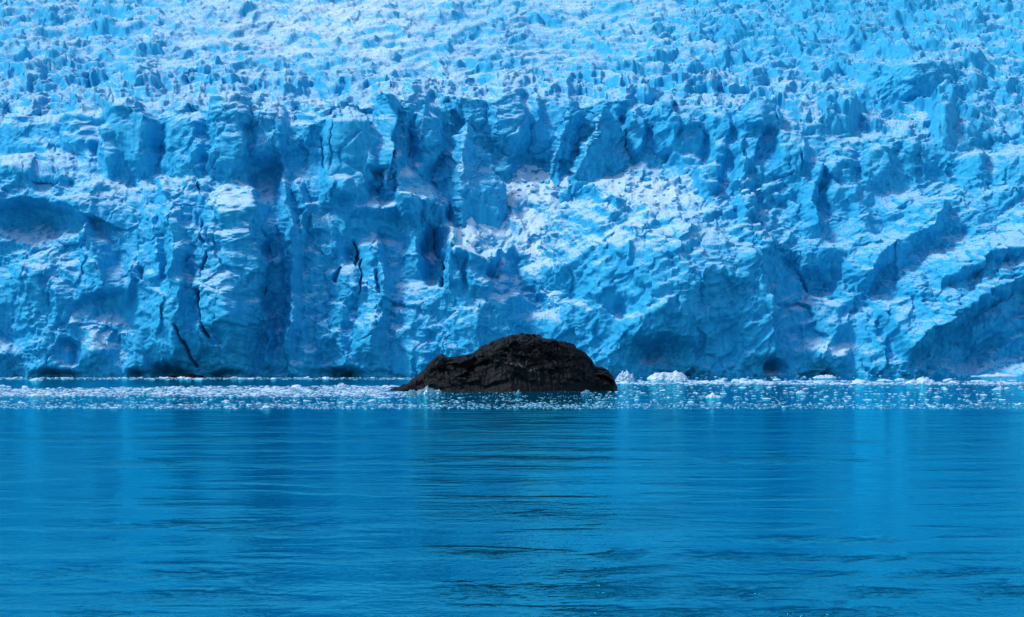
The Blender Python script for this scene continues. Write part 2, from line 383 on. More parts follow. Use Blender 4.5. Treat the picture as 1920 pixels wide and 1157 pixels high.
# centre: pinnacle, snow ramp, leaning fins and the amphitheatre
lump(800, 262, 30, 66, 4, 3, 2); lump(955, 235, 46, 60, 4.5, 3, 2.2); lump(1005, 215, 20, 44, 3.5)
lump(1190, 250, 24, 54, 5, 3, 2); lump(1245, 240, 26, 60, 4, 3, 2); lump(1170, 225, 16, 30, -4)
ridge([(958,470),(985,530),(1030,590)], 20, 12, -2.5)
ridge([(1088,348),(1130,368),(1170,390)], 14, 8, 2.5)
for q in ((1285,270,40,58), (1345,262,30,60), (1400,280,34,66), (1480,290,40,50), (1425,235,50,26)):
    lump(q[0], q[1], q[2], q[3], 4.5, 3, 2)
ridge([(1376,250),(1384,300)], 3, 3, -1.5, fade=0.4); ridge([(1490,290),(1505,335)], 3, 4, -2, fade=0.4); ridge([(1540,300),(1520,370),(1530,440)], 26, 14, 4)
lump(1325, 335, 26, 24, 4, 3, 2); lump(1388, 340, 22, 34, 4, 3, 2); lump(1400, 395, 24, 28, 3.5, 4, 2)
# right: slumped crusty slope with slanting flutes
lump(1270, 530, 250, 170, 8); lump(1240, 662, 80, 30, -5); ridge([(1170,640),(1240,622),(1310,640)], 16, 60, 2.5); lump(1160, 590, 40, 40, -2.5)
ridge([(1455,440),(1415,500),(1425,580),(1450,690)], 70, 14, 4.5)
lump(1560, 530, 60, 40, -5); ridge([(1470,470),(1530,540),(1590,560)], 20, 20, -3)
lump(1450, 690, 26, 20, -6); lump(1560, 670, 60, 36, 3)
ridge([(1760,370),(1740,430),(1660,470),(1600,540)], 40, 26, 4)
ridge([(2050,440),(1920,520),(1800,585),(1690,668)], 120, 20, 8, p=0.8, fade=0.05)
lump(1870, 655, 130, 60, -6); ridge([(1960,600),(1880,650),(1830,700)], 12, 30, 2.5)
ridge([(1990,455),(1830,500),(1740,545)], 50, 14, 4)
lump(1765, 335, 95, 60, -4.5); lump(1860, 310, 30, 70, -3); lump(1700, 350, 40, 30, -2)
lump(1766, 228, 26, 42, 3.5, 3, 2); lump(1575, 215, 40, 30, 3, 3, 2); lump(1720, 155, 80, 36, 2, 4, 4)
lump(1640, 310, 34, 40, 4, 3, 2); lump(1580, 330, 40, 60, 3, 3, 2)

# -- broken relief, coarse to fine
D *= 1.0 + 0.3*sstep(330, 420, PY); DA = D.copy()
right = sstep(950, 1150, PX)
sl = Xn*0.72 + Sn*0.70; sp = Sn*0.72 - Xn*0.70            # slanting frame for the right-hand slope
wl2 = sstep(-0.3, 0.4, fbm(Xn/24, Sn/18, 77, 3))        # where the face is smooth or crusty
r1 = ridged((Xn+0.35*Sn+2*wx)/19, (Sn-0.3*Xn+2*wy)/24, 51, 4) - 0.9
r2 = ridged((sp+wx)/11, (sl+wy)/34, 61, 4) - 0.9
D += cliff*((1-right)*1.9*r1 + right*1.7*r2)*(0.5+0.6*wl2)
D += cliff*1.4*fbm((Xn+wx)/22, (Sn+wy)/20, 71, 2)
# smooth fracture walls: the upper walls, the fins and scars where ice has fallen away
sm = np.zeros_like(D)
sm += sstep(-8, 20, PY-brow)*sstep(135, 80, PY-brow)*sstep(-0.5, 0.1, fbm(Xn/14, Sn/14, 83, 2))*0.9
lump(1105, 290, 70, 100, 0.9, 2, 2, tgt=sm); lump(650, 330, 62, 110, 0.8, 2, 2, tgt=sm); lump(500, 330, 50, 120, 0.5, 2, 2, tgt=sm)
rq_ = random.Random(21)
for _ in range(34):
    x_, y_ = rq_.uniform(-120, 2040), rq_.uniform(330, 680); rx_ = rq_.uniform(16, 48); ry_ = rx_*rq_.uniform(0.8, 1.9)
    lump(x_, y_, rx_, ry_, -rq_.uniform(0.8, 2.4), 2.4, 2.2); lump(x_, y_, rx_, ry_, 0.9, 2.4, 3, tgt=sm)
for _ in range(16):                               # edges of standing slabs on the left half
    x_, y_ = rq_.uniform(-120, 980), rq_.uniform(250, 600); h_ = rq_.uniform(50, 150); l_ = rq_.uniform(-45, 45)
    if 455 < x_ < 545: continue
    ridge([(x_, y_), (x_+l_*0.4+rq_.uniform(-8, 8), y_+h_*0.5), (x_+l_, y_+h_)], rq_.uniform(24, 60), rq_.uniform(10, 22), rq_.uniform(1.5, 3.4), p=0.9, fade=0.3, wob=0.9)
for _ in range(24):                               # slanting slab edges on the right half
    x_, y_ = rq_.uniform(1050, 2040), rq_.uniform(300, 620); h_ = rq_.uniform(40, 110)
    ridge([(x_, y_), (x_-h_*rq_.uniform(0.3, 1.0), y_+h_)], rq_.uniform(24, 60), rq_.uniform(14, 26), rq_.uniform(1.2, 2.6), p=0.9, fade=0.25)
for _ in range(3):                               # hairline cracks
    x_, y_ = rq_.uniform(20, 980), rq_.uniform(260, 640); h_ = rq_.uniform(20, 60)
    ridge([(x_, y_), (x_+rq_.uniform(-6, 6), y_+h_*0.5), (x_+rq_.uniform(-9, 9), y_+h_)], 3, 3, -rq_.uniform(1.5, 3.0), fade=0.5)
cr = 1-0.72*np.clip(sm, 0, 1)
f6, e6, _, _ = facet((Xn+wx)/6.5, (Sn+wy)/10, 101, 1.0, 0.9, 0.10)
f3, e3, _, _ = facet((Xn+0.6*wx)/2.8, (Sn+0.6*wy)/4.2, 111, 1.0, 0.8, 0.25)
f1, e1, _, _ = facet((Xn+0.3*wx)/1.25, (Sn+0.3*wy)/1.6, 121, 1.0, 0.7, 0.3)
D += cliff*(1.5*f6 + cr*((0.28+0.30*wl2)*f3 + (0.12+0.12*wl2)*f1))
crust = np.abs(perlin((Xn+0.4*wx)/2.2, (Sn+0.4*wy)/2.0, 131)) + 0.5*np.abs(perlin(Xn/0.95, Sn/0.9, 133)) + 0.25*np.abs(perlin(Xn/0.45, Sn/0.42, 135))
D += cliff*cr*(0.42+0.36*wl2-0.12*right)*(crust-0.4)
D += cliff*(1-wl2)*(1-right*0.7)*0.2*perlin((Xn+0.5*wx)/1.1, Sn/7, 141)
D += cliff*cr*(0.45+0.35*wl2-0.15*right)*fbm((Xn+0.5*wx)/3.4, (Sn+0.5*wy)/3.6, 145, 5, 0.6)
D += cliff*right*0.65*(ridged((sp+0.6*wx)/2.8, sl/16, 143, 3)-0.9)*(0.4+0.6*cr)
D += 3.0*fbm(Xn/24, Xn*0+5.1, 151, 3)*np.exp(-np.maximum(ZB, 0)/9)*cliff
# icefield: jumbled blocks split by crevasses
rough = 0.55 + 0.75*sstep(520, 60, PX) + 0.85*sstep(1000, 1350, PX)
Xi = Xn + 2.4*wx; Si = Sn + 6.0*wy
g9, eg9, CX, CY = facet(Xi/15, Si/40, 201, 1.1, 1.0, 0.3)
g4, eg4, _, _ = facet(Xi/6.5, Si/18, 211, 1.2, 1.0, 0.3)
g2, eg2, _, _ = facet((Xn+0.6*wx)/2.8, (Sn+0.9*wy)/8, 221, 1.0, 0.9, 0.25)
und = ridged((Xn+3*wx)/42, (Sn+3*wy)/34, 231, 3) - 0.9
def saw(t, up=0.22):                       # a scarp facing the sea, then a long back slope
    f = t-np.floor(t); return np.where(f < up, sstep(0, up, f), 1-(f-up)/(1-up))
wv = fbm(Xn/26, Sn/40, 251, 3); wv2 = fbm(Xn/12, Sn/30, 261, 3)
A1 = sstep(-0.35, 0.45, fbm(Xn/17, Sn/30, 271, 3)); A2 = sstep(-0.35, 0.4, fbm(Xn/7, Sn/12, 281, 3))
DI = (0.7+0.75*rough)*A1*saw((Sn+0.35*Xn)/30 + 1.3*wv + 0.25*wv2) + (0.5+0.6*rough)*A2*saw((Sn-0.3*Xn)/14 + 1.6*wv + 0.6*wv2) + 0.45*saw((Sn+0.5*Xn)/6.5 + 2*wv + 0.9*wv2 + 0.15*wx)*sstep(-0.3, 0.4, wv2)
DI += rough*(1.15*g9 + 0.8*g4 + 0.25*g2 - 0.6*np.exp(-eg9/0.06)) + 2.4*und + 0.10*(crust-0.4)
D += fld*DI
DA2 = DA; D = DA2 + (D-DA2)*(1-0.6*floor_)
# sea-level undercut
D += -1.6*np.exp(-((ZB-0.2)/1.3)**2)*(0.3+0.9*sstep(-0.1, 0.5, fbm(Xn/9, Xn*0+1.7, 301, 3)))
dirn = NB.copy(); up = np.zeros_like(NB); up[..., 2] = 1.0; up[..., 1] = -0.35
def along(zk):
    d = dirn.copy(); d[..., 2] *= zk; d = d*(cliff[..., None]) + up*(fld[..., None]); return d/np.linalg.norm(d, axis=-1, keepdims=True)
DN = D-DA; VD = DA[..., None]*along(0.2) + DN[..., None]*along(0.2+0.8*floor_)
jx = 0.25*perlin(Xn/1.1, Sn/1.1, 401) + 0.5*perlin(Xn/3.3, Sn/3.3, 403)
V = np.stack([XB + VD[..., 0] + jx, YB + VD[..., 1], ZB + VD[..., 2]], -1)

def blur(a, r):
    k = np.ones(2*r+1)/(2*r+1)
    for ax in (0, 1): a = np.apply_along_axis(lambda q: np.convolve(np.pad(q, r, 'edge'), k, 'valid'), ax, a)
    return a
NS = normals(*[blur(V[..., c], 4) for c in range(3)])[..., 2]
snow += 0.42*NS - 0.24 - 0.10*fld - 0.10*right*cliff + 0.18*floor_*sstep(300, 700, PX) - 0.35*sstep(0.45, 0.2, NS)
lump(895, 430, 80, 62, 0.4, tgt=snow); lump(1015, 345, 70, 50, 0.35, tgt=snow); lump(1240, 352, 90, 34, 0.3, tgt=snow); lump(985, 400, 40, 50, 0.3, tgt=snow); lump(1000, 470, 36, 60, 0.3, tgt=snow)
lump(1030, 545, 40, 50, 0.35, tgt=snow); lump(200, 640, 90, 70, 0.35, tgt=snow); lump(1560, 665, 60, 50, 0.4, tgt=snow); lump(430, 420, 50, 110, 0.25, tgt=snow)  # first is the snow tongue; the other three paint sunlit patches whiter
lump(1600, 40, 500, 130, -0.15, tgt=snow); lump(620, 50, 420, 120, 0.12, tgt=snow)
dirt += fld*(0.45+0.5*sstep(1000, 1600, PX))*sstep(0.0, 0.6, fbm(Xn/30, Sn/9, 501, 4)) + 0.5*sstep(1350, 1700, PX)*sstep(0.0, 0.6, fbm(Xn/22, Sn/16, 511, 3))*sstep(420, 250, PY)

# split into the cliff, the upper icefield and the single seracs one can tell apart
H, W = PX.shape
idx = np.arange(H*W).reshape(H, W)
quads = np.stack([idx[:-1, :-1], idx[1:, :-1], idx[1:, 1:], idx[:-1, 1:]], -1).reshape(-1, 4)
qpx = PX[:-1, :-1].ravel(); qpy = PY[:-1, :-1].ravel(); qf = (cliff[:-1, :-1].ravel() < 0.5)
cid = ((CX - CX.min())*5000 + (CY - CY.min()))[:-1, :-1].ravel()
part = np.where(qf, 1, 0)
glacier = bpy.data.objects.new('glacier', None); scene.collection.objects.link(glacier); glacier.location = (0, 400, 0)
tag(glacier, 'towering blue glacier front with jagged seracs rising from the water', 'glacier')
inview = qf & (qpx > -40) & (qpx < 1960) & (qpy > -10)
u_, c_ = np.unique(cid[inview], return_counts=True)
top = u_[np.argsort(-c_)][:170]
lut = {int(a): i+2 for i, a in enumerate(top)}
part = np.where(inview, [lut.get(int(a), 1) for a in cid], part) if False else part
srt = np.sort(top); pos = np.searchsorted(srt, cid); pos = np.clip(pos, 0, len(srt)-1)
part = np.where(qf & (srt[pos] == cid), pos+2, part)
def poly_mask(poly):
    x, y = qpx + 0, qpy; ins = np.zeros(x.shape, bool); j = len(poly)-1
    for i in range(len(poly)):
        (xi, yi), (xj, yj) = poly[i], poly[j]
        ins ^= ((yi > y) != (yj > y)) & (x < (xj-xi)*(y-yi)/((yj-yi) or 1e-9) + xi); j = i
    return ins
NAMED = [
 ('ice_pillar', 'dark molar-shaped ice pillar with a knobbly white head', [(190,222),(215,205),(275,205),(298,230),(302,330),(270,345),(205,345),(190,320)]),
 ('ice_pillar', 'blue ice pillar beside the molar-shaped one', [(308,220),(388,215),(392,330),(350,345),(312,330)]),
 ('ice_pillar', 'tallest ice pillar at the head of the shaded gully', [(395,195),(440,182),(462,200),(462,330),(400,335)]),
 ('ice_fin', 'ice fin with a dark right face above the caves', [(748,188),(768,230),(735,340),(690,330),(705,240)]),
 ('ice_pillar', 'square topped ice pillar standing alone on the right slope', [(1742,190),(1790,190),(1790,268),(1742,268)]),
 ('ice_buttress', 'lit ice buttress split by a dark crack', [(330,345),(455,330),(466,400),(456,450),(470,505),(434,556),(440,702),(340,702),(318,560),(310,430)]),
 ('ice_buttress', 'triangular ice buttress on the lower left', [(165,412),(250,480),(255,540),(120,545),(115,500)])]
base = 1000
for i, (n, l, p) in enumerate(NAMED): part[poly_mask(p) & (part != -1)] = base+i
Vf = V.reshape(-1, 3) - np.array([0, 400, 0]); sf = snow.ravel(); df = dirt.ravel(); ff = np.clip(0.9*fld+0.35*floor_, 0, 1).ravel()
for pid in np.unique(part):                        # a serac cut in two keeps its larger piece, the rest goes to the icefield
    if pid < 2: continue
    g_ = np.flatnonzero(part == pid); ui, inv = np.unique(quads[g_], return_inverse=True); fq = inv.reshape(-1, 4); lab = np.arange(len(ui))
    while True:
        m_ = lab[fq].min(1); new = lab.copy(); np.minimum.at(new, fq.ravel(), np.repeat(m_, 4)); new = new[new]
        if (new == lab).all(): break
        lab = new
    fl_ = lab[fq[:, 0]]; u2, c2 = np.unique(fl_, return_counts=True)
    if len(u2) > 1: part[g_[fl_ != u2[np.argmax(c2)]]] = 1 if pid < base else 0
order = np.argsort(part, kind='stable'); ps = part[order]; cut = np.flatnonzero(np.diff(ps))+1
for grp in np.split(order, cut):
    pid = int(part[grp[0]])
    fq = quads[grp]; ui, inv = np.unique(fq, return_inverse=True)
    name = 'ice_cliff' if pid == 0 else 'icefield' if pid == 1 else NAMED[pid-base][0] if pid >= base else 'serac'
    o = mesh_obj(name, Vf[ui], inv.reshape(fq.shape), M_ICE, glacier, attrs={'snow': sf[ui], 'dirt': df[ui], 'firn': ff[ui]})
    if pid >= base: o['label'] = NAMED[pid-base][1]
    if pid == 1: o['kind'] = 'stuff'
def on_glacier(px, py):
    j = int(np.argmin(np.abs(NPX-px))); i = int(np.argmin(np.abs(NPY-py))); return V[i, j]

# standing slabs of ice: (left edge, right edge, metres from the boat of the front edge, where the front edge runs)
def slab(name, label, Lp, Rp, Yp, ur, backl, backr, seed, flute=0.5):
    y0, y1 = Lp[0][1], Lp[-1][1]; nr, nc = 200, 120
    py = np.linspace(y0, y1, nr)[:, None]; u = np.linspace(0, 1, nc)[None]
    wob = 4*fbm(py[:, 0]/40, py[:, 0]*0+seed+0.37, seed, 2)
    xl = np.interp(py[:, 0], [q[1] for q in Lp], [q[0] for q in Lp])+wob; xr = np.interp(py[:, 0], [q[1] for q in Rp], [q[0] for q in Rp])+4*fbm(py[:, 0]/40, py[:, 0]*0+seed+0.41, seed+9, 2)
    px = xl[:, None] + (xr-xl)[:, None]*u
    px = px + 3.0*fbm(py/13+0*u, u*0+seed+0.6, seed+3, 3)*np.exp(-u/0.12) + 3.0*fbm(py/12+0*u, u*0+seed+0.2, seed+6, 3)*np.exp(-(1-u)/0.15)
    t = (py-y0)/(y1-y0); r_ = ur + 0.03*fbm(t*4, t*0+seed+0.3, seed+4, 2)
    yr = np.interp(py[:, 0], [q[0] for q in Yp], [q[1] for q in Yp])[:, None]
    back = np.where(u < r_, backl*((r_-u)/r_)**0.85, backr*((u-r_)/(1-r_))**1.15)*(0.25+0.75*np.minimum(t*3, 1))
    Y = yr + back + 0*px; X = (px-960)/F*Y; Z = CAMH + Y*(HZ-py)/F
    n = normals(X, Y, Z); xx, zz = X.astype(np.float32), Z.astype(np.float32)
    ax = xx + (xl[-1]-xl[0])/(y1-y0)*zz*1.0
    d = flute*0.8*(ridged(ax/1.8, zz/11, seed+20, 3)-0.9) + 0.5*fbm(xx/2.6, zz/2.6, seed+30, 5, 0.6) + 0.35*(np.abs(perlin(xx/0.9, zz/0.9, seed+40))-0.3) + 1.7*facet((xx+0.6*fbm(xx/3, zz/3, seed+60, 3))/3.4, zz/5.5, seed+50)[0] + 1.2*fbm(xx/6, zz/7, seed+70, 3)
    d = d*np.minimum(1, t*8)*0.9
    P = np.stack([X+d*n[..., 0], Y+d*n[..., 1]-400, Z+d*n[..., 2]*0.4], -1).reshape(-1, 3)
    i_ = np.arange(nr*nc).reshape(nr, nc)
    q = np.stack([i_[:-1, :-1], i_[1:, :-1], i_[1:, 1:], i_[:-1, 1:]], -1).reshape(-1, 4)
    o = mesh_obj(name, P, q, M_ICE, glacier, attrs={'snow': (n[..., 2]*0.4-0.22+0.14*np.exp(-((u-r_)/0.08)**2)).ravel(), 'dirt': np.zeros(nr*nc)}); o['label'] = label  # the narrow band along the front edge paints its sunlit rim white
slab('ice_fin', 'smaller ice fin leaning behind the big one', [(1066,190),(1046,236),(1022,300),(1006,350)], [(1082,190),(1100,225),(1098,290),(1096,350)], [(190,458),(280,452),(350,448)], 0.2, 9, 9, 31)
slab('ice_fin', 'big leaning ice fin with a white left edge', [(1127,203),(1104,250),(1072,305),(1040,360),(1030,384)], [(1140,203),(1162,240),(1176,300),(1176,350),(1172,384)], [(203,453),(300,444),(350,441),(384,441)], 0.13, 11, 12, 41, 0.9)
slab('ice_pinnacle', 'pointed ice pinnacle above the white snow ramp', [(874,229),(850,268),(822,302),(804,340),(790,450)], [(881,229),(900,275),(925,318),(950,360),(965,450)], [(229,442),(320,429),(400,424),(450,422)], 0.42, 10, 11, 51, 0.3)
slab('ice_fin', 'pale blue ice slab standing left of the pinnacle', [(795,196),(775,240),(762,320)], [(806,196),(822,240),(832,320)], [(196,438),(260,432),(320,434)], 0.3, 7, 7, 61, 0.3)
slab('ice_pinnacle', 'small pointed ice tooth before the slot caves', [(728,282),(710,320),(690,400)], [(735,282),(754,320),(775,400)], [(282,425),(340,417),(400,418)], 0.35, 7, 8, 71, 0.3)

# ------------------------------------------------------------------ lumps of ice: fallen blocks, floes
def ico(sub):
    import bmesh
    bm = bmesh.new(); bmesh.ops.create_icosphere(bm, subdivisions=sub, radius=1.0)
    v = np.array([q.co[:] for q in bm.verts]); f = np.array([[w.index for w in q.verts] for q in bm.faces]); bm.free(); return v, f
ICO = {k: ico(k) for k in (1, 2, 3, 4)}
def chunk(seed, sub, cuts=7, rough=0.12):
    """a broken lump: a ball cut by random planes, then roughened"""
    r = np.random.RandomState(seed); v, f = ICO[sub]; v = v.copy()
    for _ in range(cuts):
        n = r.normal(size=3); n /= np.linalg.norm(n); d = r.uniform(0.45, 0.85)
        h = v@n - d; v -= np.outer(np.maximum(h, 0), n)
    a = perlin(v[:, 0]*2.3+seed, v[:, 1]*2.3+v[:, 2]*1.7, seed) + 0.5*perlin(v[:, 0]*5+v[:, 2]*4, v[:, 1]*5+seed, seed+3)
    return v*(1+rough*a[:, None]), f
block_meshes = []
for i in range(6):
    v, f = chunk(100+i, 2, 9, 0.15)
    o = mesh_obj('ice_block', v, f, M_ICE, smooth=False, attrs={'snow': np.full(len(v), 0.3), 'dirt': np.zeros(len(v))}); block_meshes.append(o.data); bpy.data.objects.remove(o)
zones = [(960,310,1040,372,26), (1160,318,1290,385,34), (840,395,935,470,10), (1290,350,1420,400,14), (900,330,950,380,6)]
for x0, y0, x1, y1, n in zones:
    for _ in range(n):
        p = on_glacier(rnd.uniform(x0, x1), rnd.uniform(y0, y1)); o = bpy.data.objects.new('ice_block', rnd.choice(block_meshes)); scene.collection.objects.link(o)
        k = 0.35 + 0.9*rnd.random()**2.2
        o.parent = glacier; o.location = (p[0], p[1]-400, p[2]+k*0.3); o.scale = (k*rnd.uniform(.8, 1.4), k, k*rnd.uniform(.6, 1)); o.rotation_euler = (rnd.uniform(-.6, .6), rnd.uniform(-.6, .6), rnd.uniform(0, 6))

# ------------------------------------------------------------------ the rock islet
SIL = [(722,741),(731,731),(746,724),(762,717),(780,708),(790,697),(802,684),(813,672),(822,665),(830,664),(838,668),(860,668),(880,665),(895,656),(910,647),(928,640),(945,633),(968,628),(990,626),(1012,628),(1022,634),(1042,637),(1062,645),(1084,653),(1098,662),(1108,672),(1116,684),(1130,688),(1142,695),(1150,707),(1157,724),(1160,739)]
RY = 290.0
rx = (np.array([q[0] for q in SIL])-960)/F*RY; rz = CAMH + RY*(HZ-np.array([q[1] for q in SIL]))/F
nu, nv = 520, 300
U = np.linspace(rx[0], rx[-1], nu); Vv = np.linspace(-1, 1, nv)
UU, VV = np.meshgrid(U, Vv)
hh = np.interp(U, rx, rz)+0.0
hh = hh + 0.2*fbm(U/1.1, U*0+2.2, 601, 5) + 0.1*(facet(U/1.3, U*0+0.3, 603)[0])
half = np.interp(U, [rx[0], rx[3], -9, 0, 9, rx[-3], rx[-1]], [1.2, 3.6, 7, 9.5, 8.5, 4.5, 0.8])
HT = hh[None]; t2 = np.abs(VV)
prof_r = (1-t2**2.6)**0.8
ZR = -1.2 + (HT+1.2)*prof_r
YR = RY + 1.5 + VV*half[None]
XR = UU + 0.0
n = perlin
wr = 0.9*fbm(XR/3, YR/3, 611, 4)
strata = ridged((XR*0.35+ZR*0.9+wr)/1.6, (XR*0.9+wr)/9+YR/7, 621, 4)-0.9
blocky, _, _, _ = facet((XR+wr)/3.2, (ZR*1.2+YR+wr)/2.0, 631, 1.2, 1.0, 0.08)
blocky2, _, _, _ = facet((XR+wr)/0.6, (ZR*1.2+YR+wr)/0.55, 641, 1.0, 0.9)
big = fbm(XR/6, (YR+ZR)/6, 651, 4)
flute = np.abs(perlin((XR+0.4*wr+0.18*ZR)/0.55, ZR/5, 661))-0.25
front = sstep(0.15, 0.6, -VV)*sstep(4.6, 3.0, ZR)
dr = 0.7*strata + 1.3*blocky + 0.25*blocky2 + 0.7*big + front*0.6*flute
dr += 0.5*sstep(-6, 2, XR+ZR*1.5)*sstep(0.0, 0.7, perlin(XR/9+5, (ZR-0.15*XR)/2.2, 671))
ph = (ZR*0.95 + 0.30*XR + 0.3*YR + 0.9*wr)/0.95; dr += 0.55*(ph-np.floor(ph))*sstep(-0.3, 0.3, fbm(XR/4, ZR/3+YR/5, 691, 3))
edge = np.clip((1-t2)*3, 0, 1)
nr = normals(XR, YR, ZR)
nr[..., 2] = np.abs(nr[..., 2])
keep = 0.25+0.75*np.clip(np.abs(nr[..., 1])*1.2, 0, 1)      # keep the skyline, roughen the faces
dr = dr*edge*keep
PR = np.stack([XR+0.3*dr*nr[..., 0], YR+dr*nr[..., 1], ZR+dr*nr[..., 2]*0.45-0.05], -1)
ridx = np.arange(nu*nv).reshape(nv, nu)
rq = np.stack([ridx[:-1, :-1], ridx[:-1, 1:], ridx[1:, 1:], ridx[1:, :-1]], -1).reshape(-1, 4)
pxr = 960 + F*XR/YR; pyr = HZ + F*(CAMH-ZR)/YR
rust = np.clip(0.0 + 1.0*np.exp(-(((pxr-1000)/110)**2+((pyr-668-0.06*(pxr-900))/9)**2)) + np.exp(-(((pxr-1090)/50)**2+((pyr-705)/10)**2)), 0, 1)
line = 675 + (pxr-930)*0.27 + 3*fbm(XR/1.5, XR*0, 681, 3)
guano = np.exp(-((pyr-line)/2.2)**2)*((pxr > 920) & (pxr < 1015)) + np.exp(-(((pxr-968)/9)**2+((pyr-685)/4)**2)) + 0.7*np.exp(-(((pxr-1133)/5)**2+((pyr-719)/2)**2))
rock = mesh_obj('rock_islet', PR.reshape(-1, 3)-np.array([0, RY, 0]), rq, M_ROCK, attrs={'rust': rust.ravel(), 'guano': np.clip(guano, 0, 1).ravel()})
rock.location = (0, RY, 0)
tag(rock, 'dark humped rock islet rising from the icy water', 'rock')
# small dark rock at the foot of the ice
v, f = chunk(55, 4, 8, 0.25); r0 = at_water(345, 707.2)
small = mesh_obj('shore_rock', v*np.array([4.2, 2.0, 0.85]), f, M_ROCK, attrs={'rust': np.zeros(len(v)), 'guano': np.zeros(len(v))})
small.location = (r0[0], r0[1], 0.1); small.rotation_euler = (0, -0.08, 0)
tag(small, 'small low black rock at the foot of the ice cliff', 'rock')

# ------------------------------------------------------------------ floating ice
floe_meshes = []
for i in range(14):
    v, f = chunk(300+i, 3, 6, 0.22); v[:, 2] = np.where(v[:, 2] > 0, v[:, 2], v[:, 2]*0.5)
    o = mesh_obj('ice_floe', v, f, M_FLOE, smooth=False); floe_meshes.append(o.data); bpy.data.objects.remove(o)
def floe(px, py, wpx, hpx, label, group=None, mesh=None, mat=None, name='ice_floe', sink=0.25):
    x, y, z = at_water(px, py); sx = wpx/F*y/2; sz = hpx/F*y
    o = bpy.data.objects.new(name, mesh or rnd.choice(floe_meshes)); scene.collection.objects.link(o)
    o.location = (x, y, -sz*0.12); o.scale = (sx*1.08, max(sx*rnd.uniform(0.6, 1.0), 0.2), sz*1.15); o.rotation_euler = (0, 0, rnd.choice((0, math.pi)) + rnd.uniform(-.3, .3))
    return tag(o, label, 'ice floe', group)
def berg(px, py, wpx, prof_pts, label, depth=0.6, mat=None, seed=0, cat='iceberg'):
    """a larger piece of floating ice with its own skyline (fractions of width, heights in photo pixels)"""
    x, y, _ = at_water(px, py); w = wpx/F*y; k = y/F
    a = np.linspace(-0.5, 0.5, 70); b = np.linspace(-1, 1, 40); A, B = np.meshgrid(a, b)
    h = np.interp(a+0.5, [q[0] for q in prof_pts], [q[1] for q in prof_pts])*k
    e = np.clip(1-np.abs(2*A)**4, 0, 1)
    z = -0.4 + (h[None]+0.4)*(1-np.abs(B)**2.4)
    x_ = A*w; y_ = B*w*depth*0.5*np.sqrt(e+0.02)
    rn = 0.16*h.max()*(facet(x_/(0.12*w), (y_+z)/(0.1*w), 700+seed)[0]*1.5 + fbm(x_/(0.2*w), (y_*1.3+z*2)/(0.2*w), 710+seed, 4))
    z = z + rn*(1-np.abs(B)**3); y_ = y_ - rn*0.6*np.sign(-B)
    i_ = np.arange(A.size).reshape(A.shape)
    q = np.stack([i_[:-1, :-1], i_[:-1, 1:], i_[1:, 1:], i_[1:, :-1]], -1).reshape(-1, 4)
    o = mesh_obj('iceberg', np.stack([x_, y_, z], -1).reshape(-1, 3), q, mat or M_FLOE, smooth=True); o.location = (x, y, 0)
    return tag(o, label, cat)
berg(1252, 711, 78, [(0,0),(.08,5),(.2,10),(.4,13),(.55,12),(.7,13),(.85,10),(.95,6),(1,0)], 'low white iceberg with a rounded back right of the dark rock', 0.5, seed=1)
berg(1172, 712, 36, [(0,0),(.2,8),(.35,14),(.45,11),(.6,17),(.75,9),(.9,10),(1,0)], 'jagged white ice lump touching the skyline beside the right end of the rock', 0.7, seed=2)
berg(1672, 702.6+1, 46, [(0,0),(.1,2),(.6,3),(.75,5),(.82,9),(.92,7),(1,0)], 'flat ice floe with a knob at its right end near the cliff', 0.5, seed=3)
berg(1724, 718.5, 62, [(0,0),(.2,3),(.5,5),(.6,12),(.68,9),(.75,4),(1,0)], 'ice floe with an upright white horn in the right-hand band', 0.5, seed=4)
berg(1546, 708.5, 46, [(0,0),(.2,4),(.5,5),(.8,5),(1,0)], 'flat topped white floe alone on dark water at right', 0.5, seed=5)
berg(1865, 705.6, 90, [(0,0),(.3,3),(.5,4),(.55,6),(.8,3),(1,0)], 'long low pale floe against the cliff foot at far right', 0.3, seed=6)
berg(1870, 731, 22, [(0,0),(.3,3),(.6,4),(.75,6.5),(.9,5),(1,0)], 'small pale floe with a raised right end at far right', 0.6, seed=7)
berg(802, 739, 56, [(0,0),(.15,6),(.35,9),(.5,14),(.6,11),(.75,8),(.9,8),(1,0)], 'blue grey clear ice lump before the left foot of the rock', 0.6, M_CLEAR, seed=8)
berg(772, 740, 22, [(0,0),(.3,8),(.7,9),(1,0)], 'small round clear ice lump before the left tip of the rock', 0.7, M_CLEAR, seed=9)
berg(972, 738, 12, [(0,0),(.4,4),(.55,8),(.7,4),(1,0)], 'tiny pointed clear ice piece before the middle of the rock', 0.7, M_CLEAR, seed=10)
berg(1100, 737, 22, [(0,0),(.3,4),(.55,6),(1,0)], 'small clear ice piece before the right part of the rock', 0.6, M_CLEAR, seed=11)
berg(1338, 745, 36, [(0,0),(.3,4),(.5,8),(.6,5),(1,0)], 'white peaked floe lying alone in scattered brash right of the rock', 0.6, seed=12)
berg(1501, 737, 20, [(0,0),(.3,4),(.6,5),(1,0)], 'short white floe with a dark underside in open brash', 0.7, seed=13)
berg(583, 731, 16, [(0,0),(.4,6),(.8,5),(1,0)], 'bluish floe among the white ones in the left band', 0.7, M_CLEAR, seed=14)
berg(641, 727, 26, [(0,0),(.3,7),(.6,8),(.8,5),(1,0)], 'highest white floe on the far edge of the left band', 0.6, seed=15)
berg(67, 713, 26, [(0,0),(.4,3.5),(.6,4),(1,0)], 'white floe in the thin far band at left', 0.6, seed=16)
def band_far(px): return 0
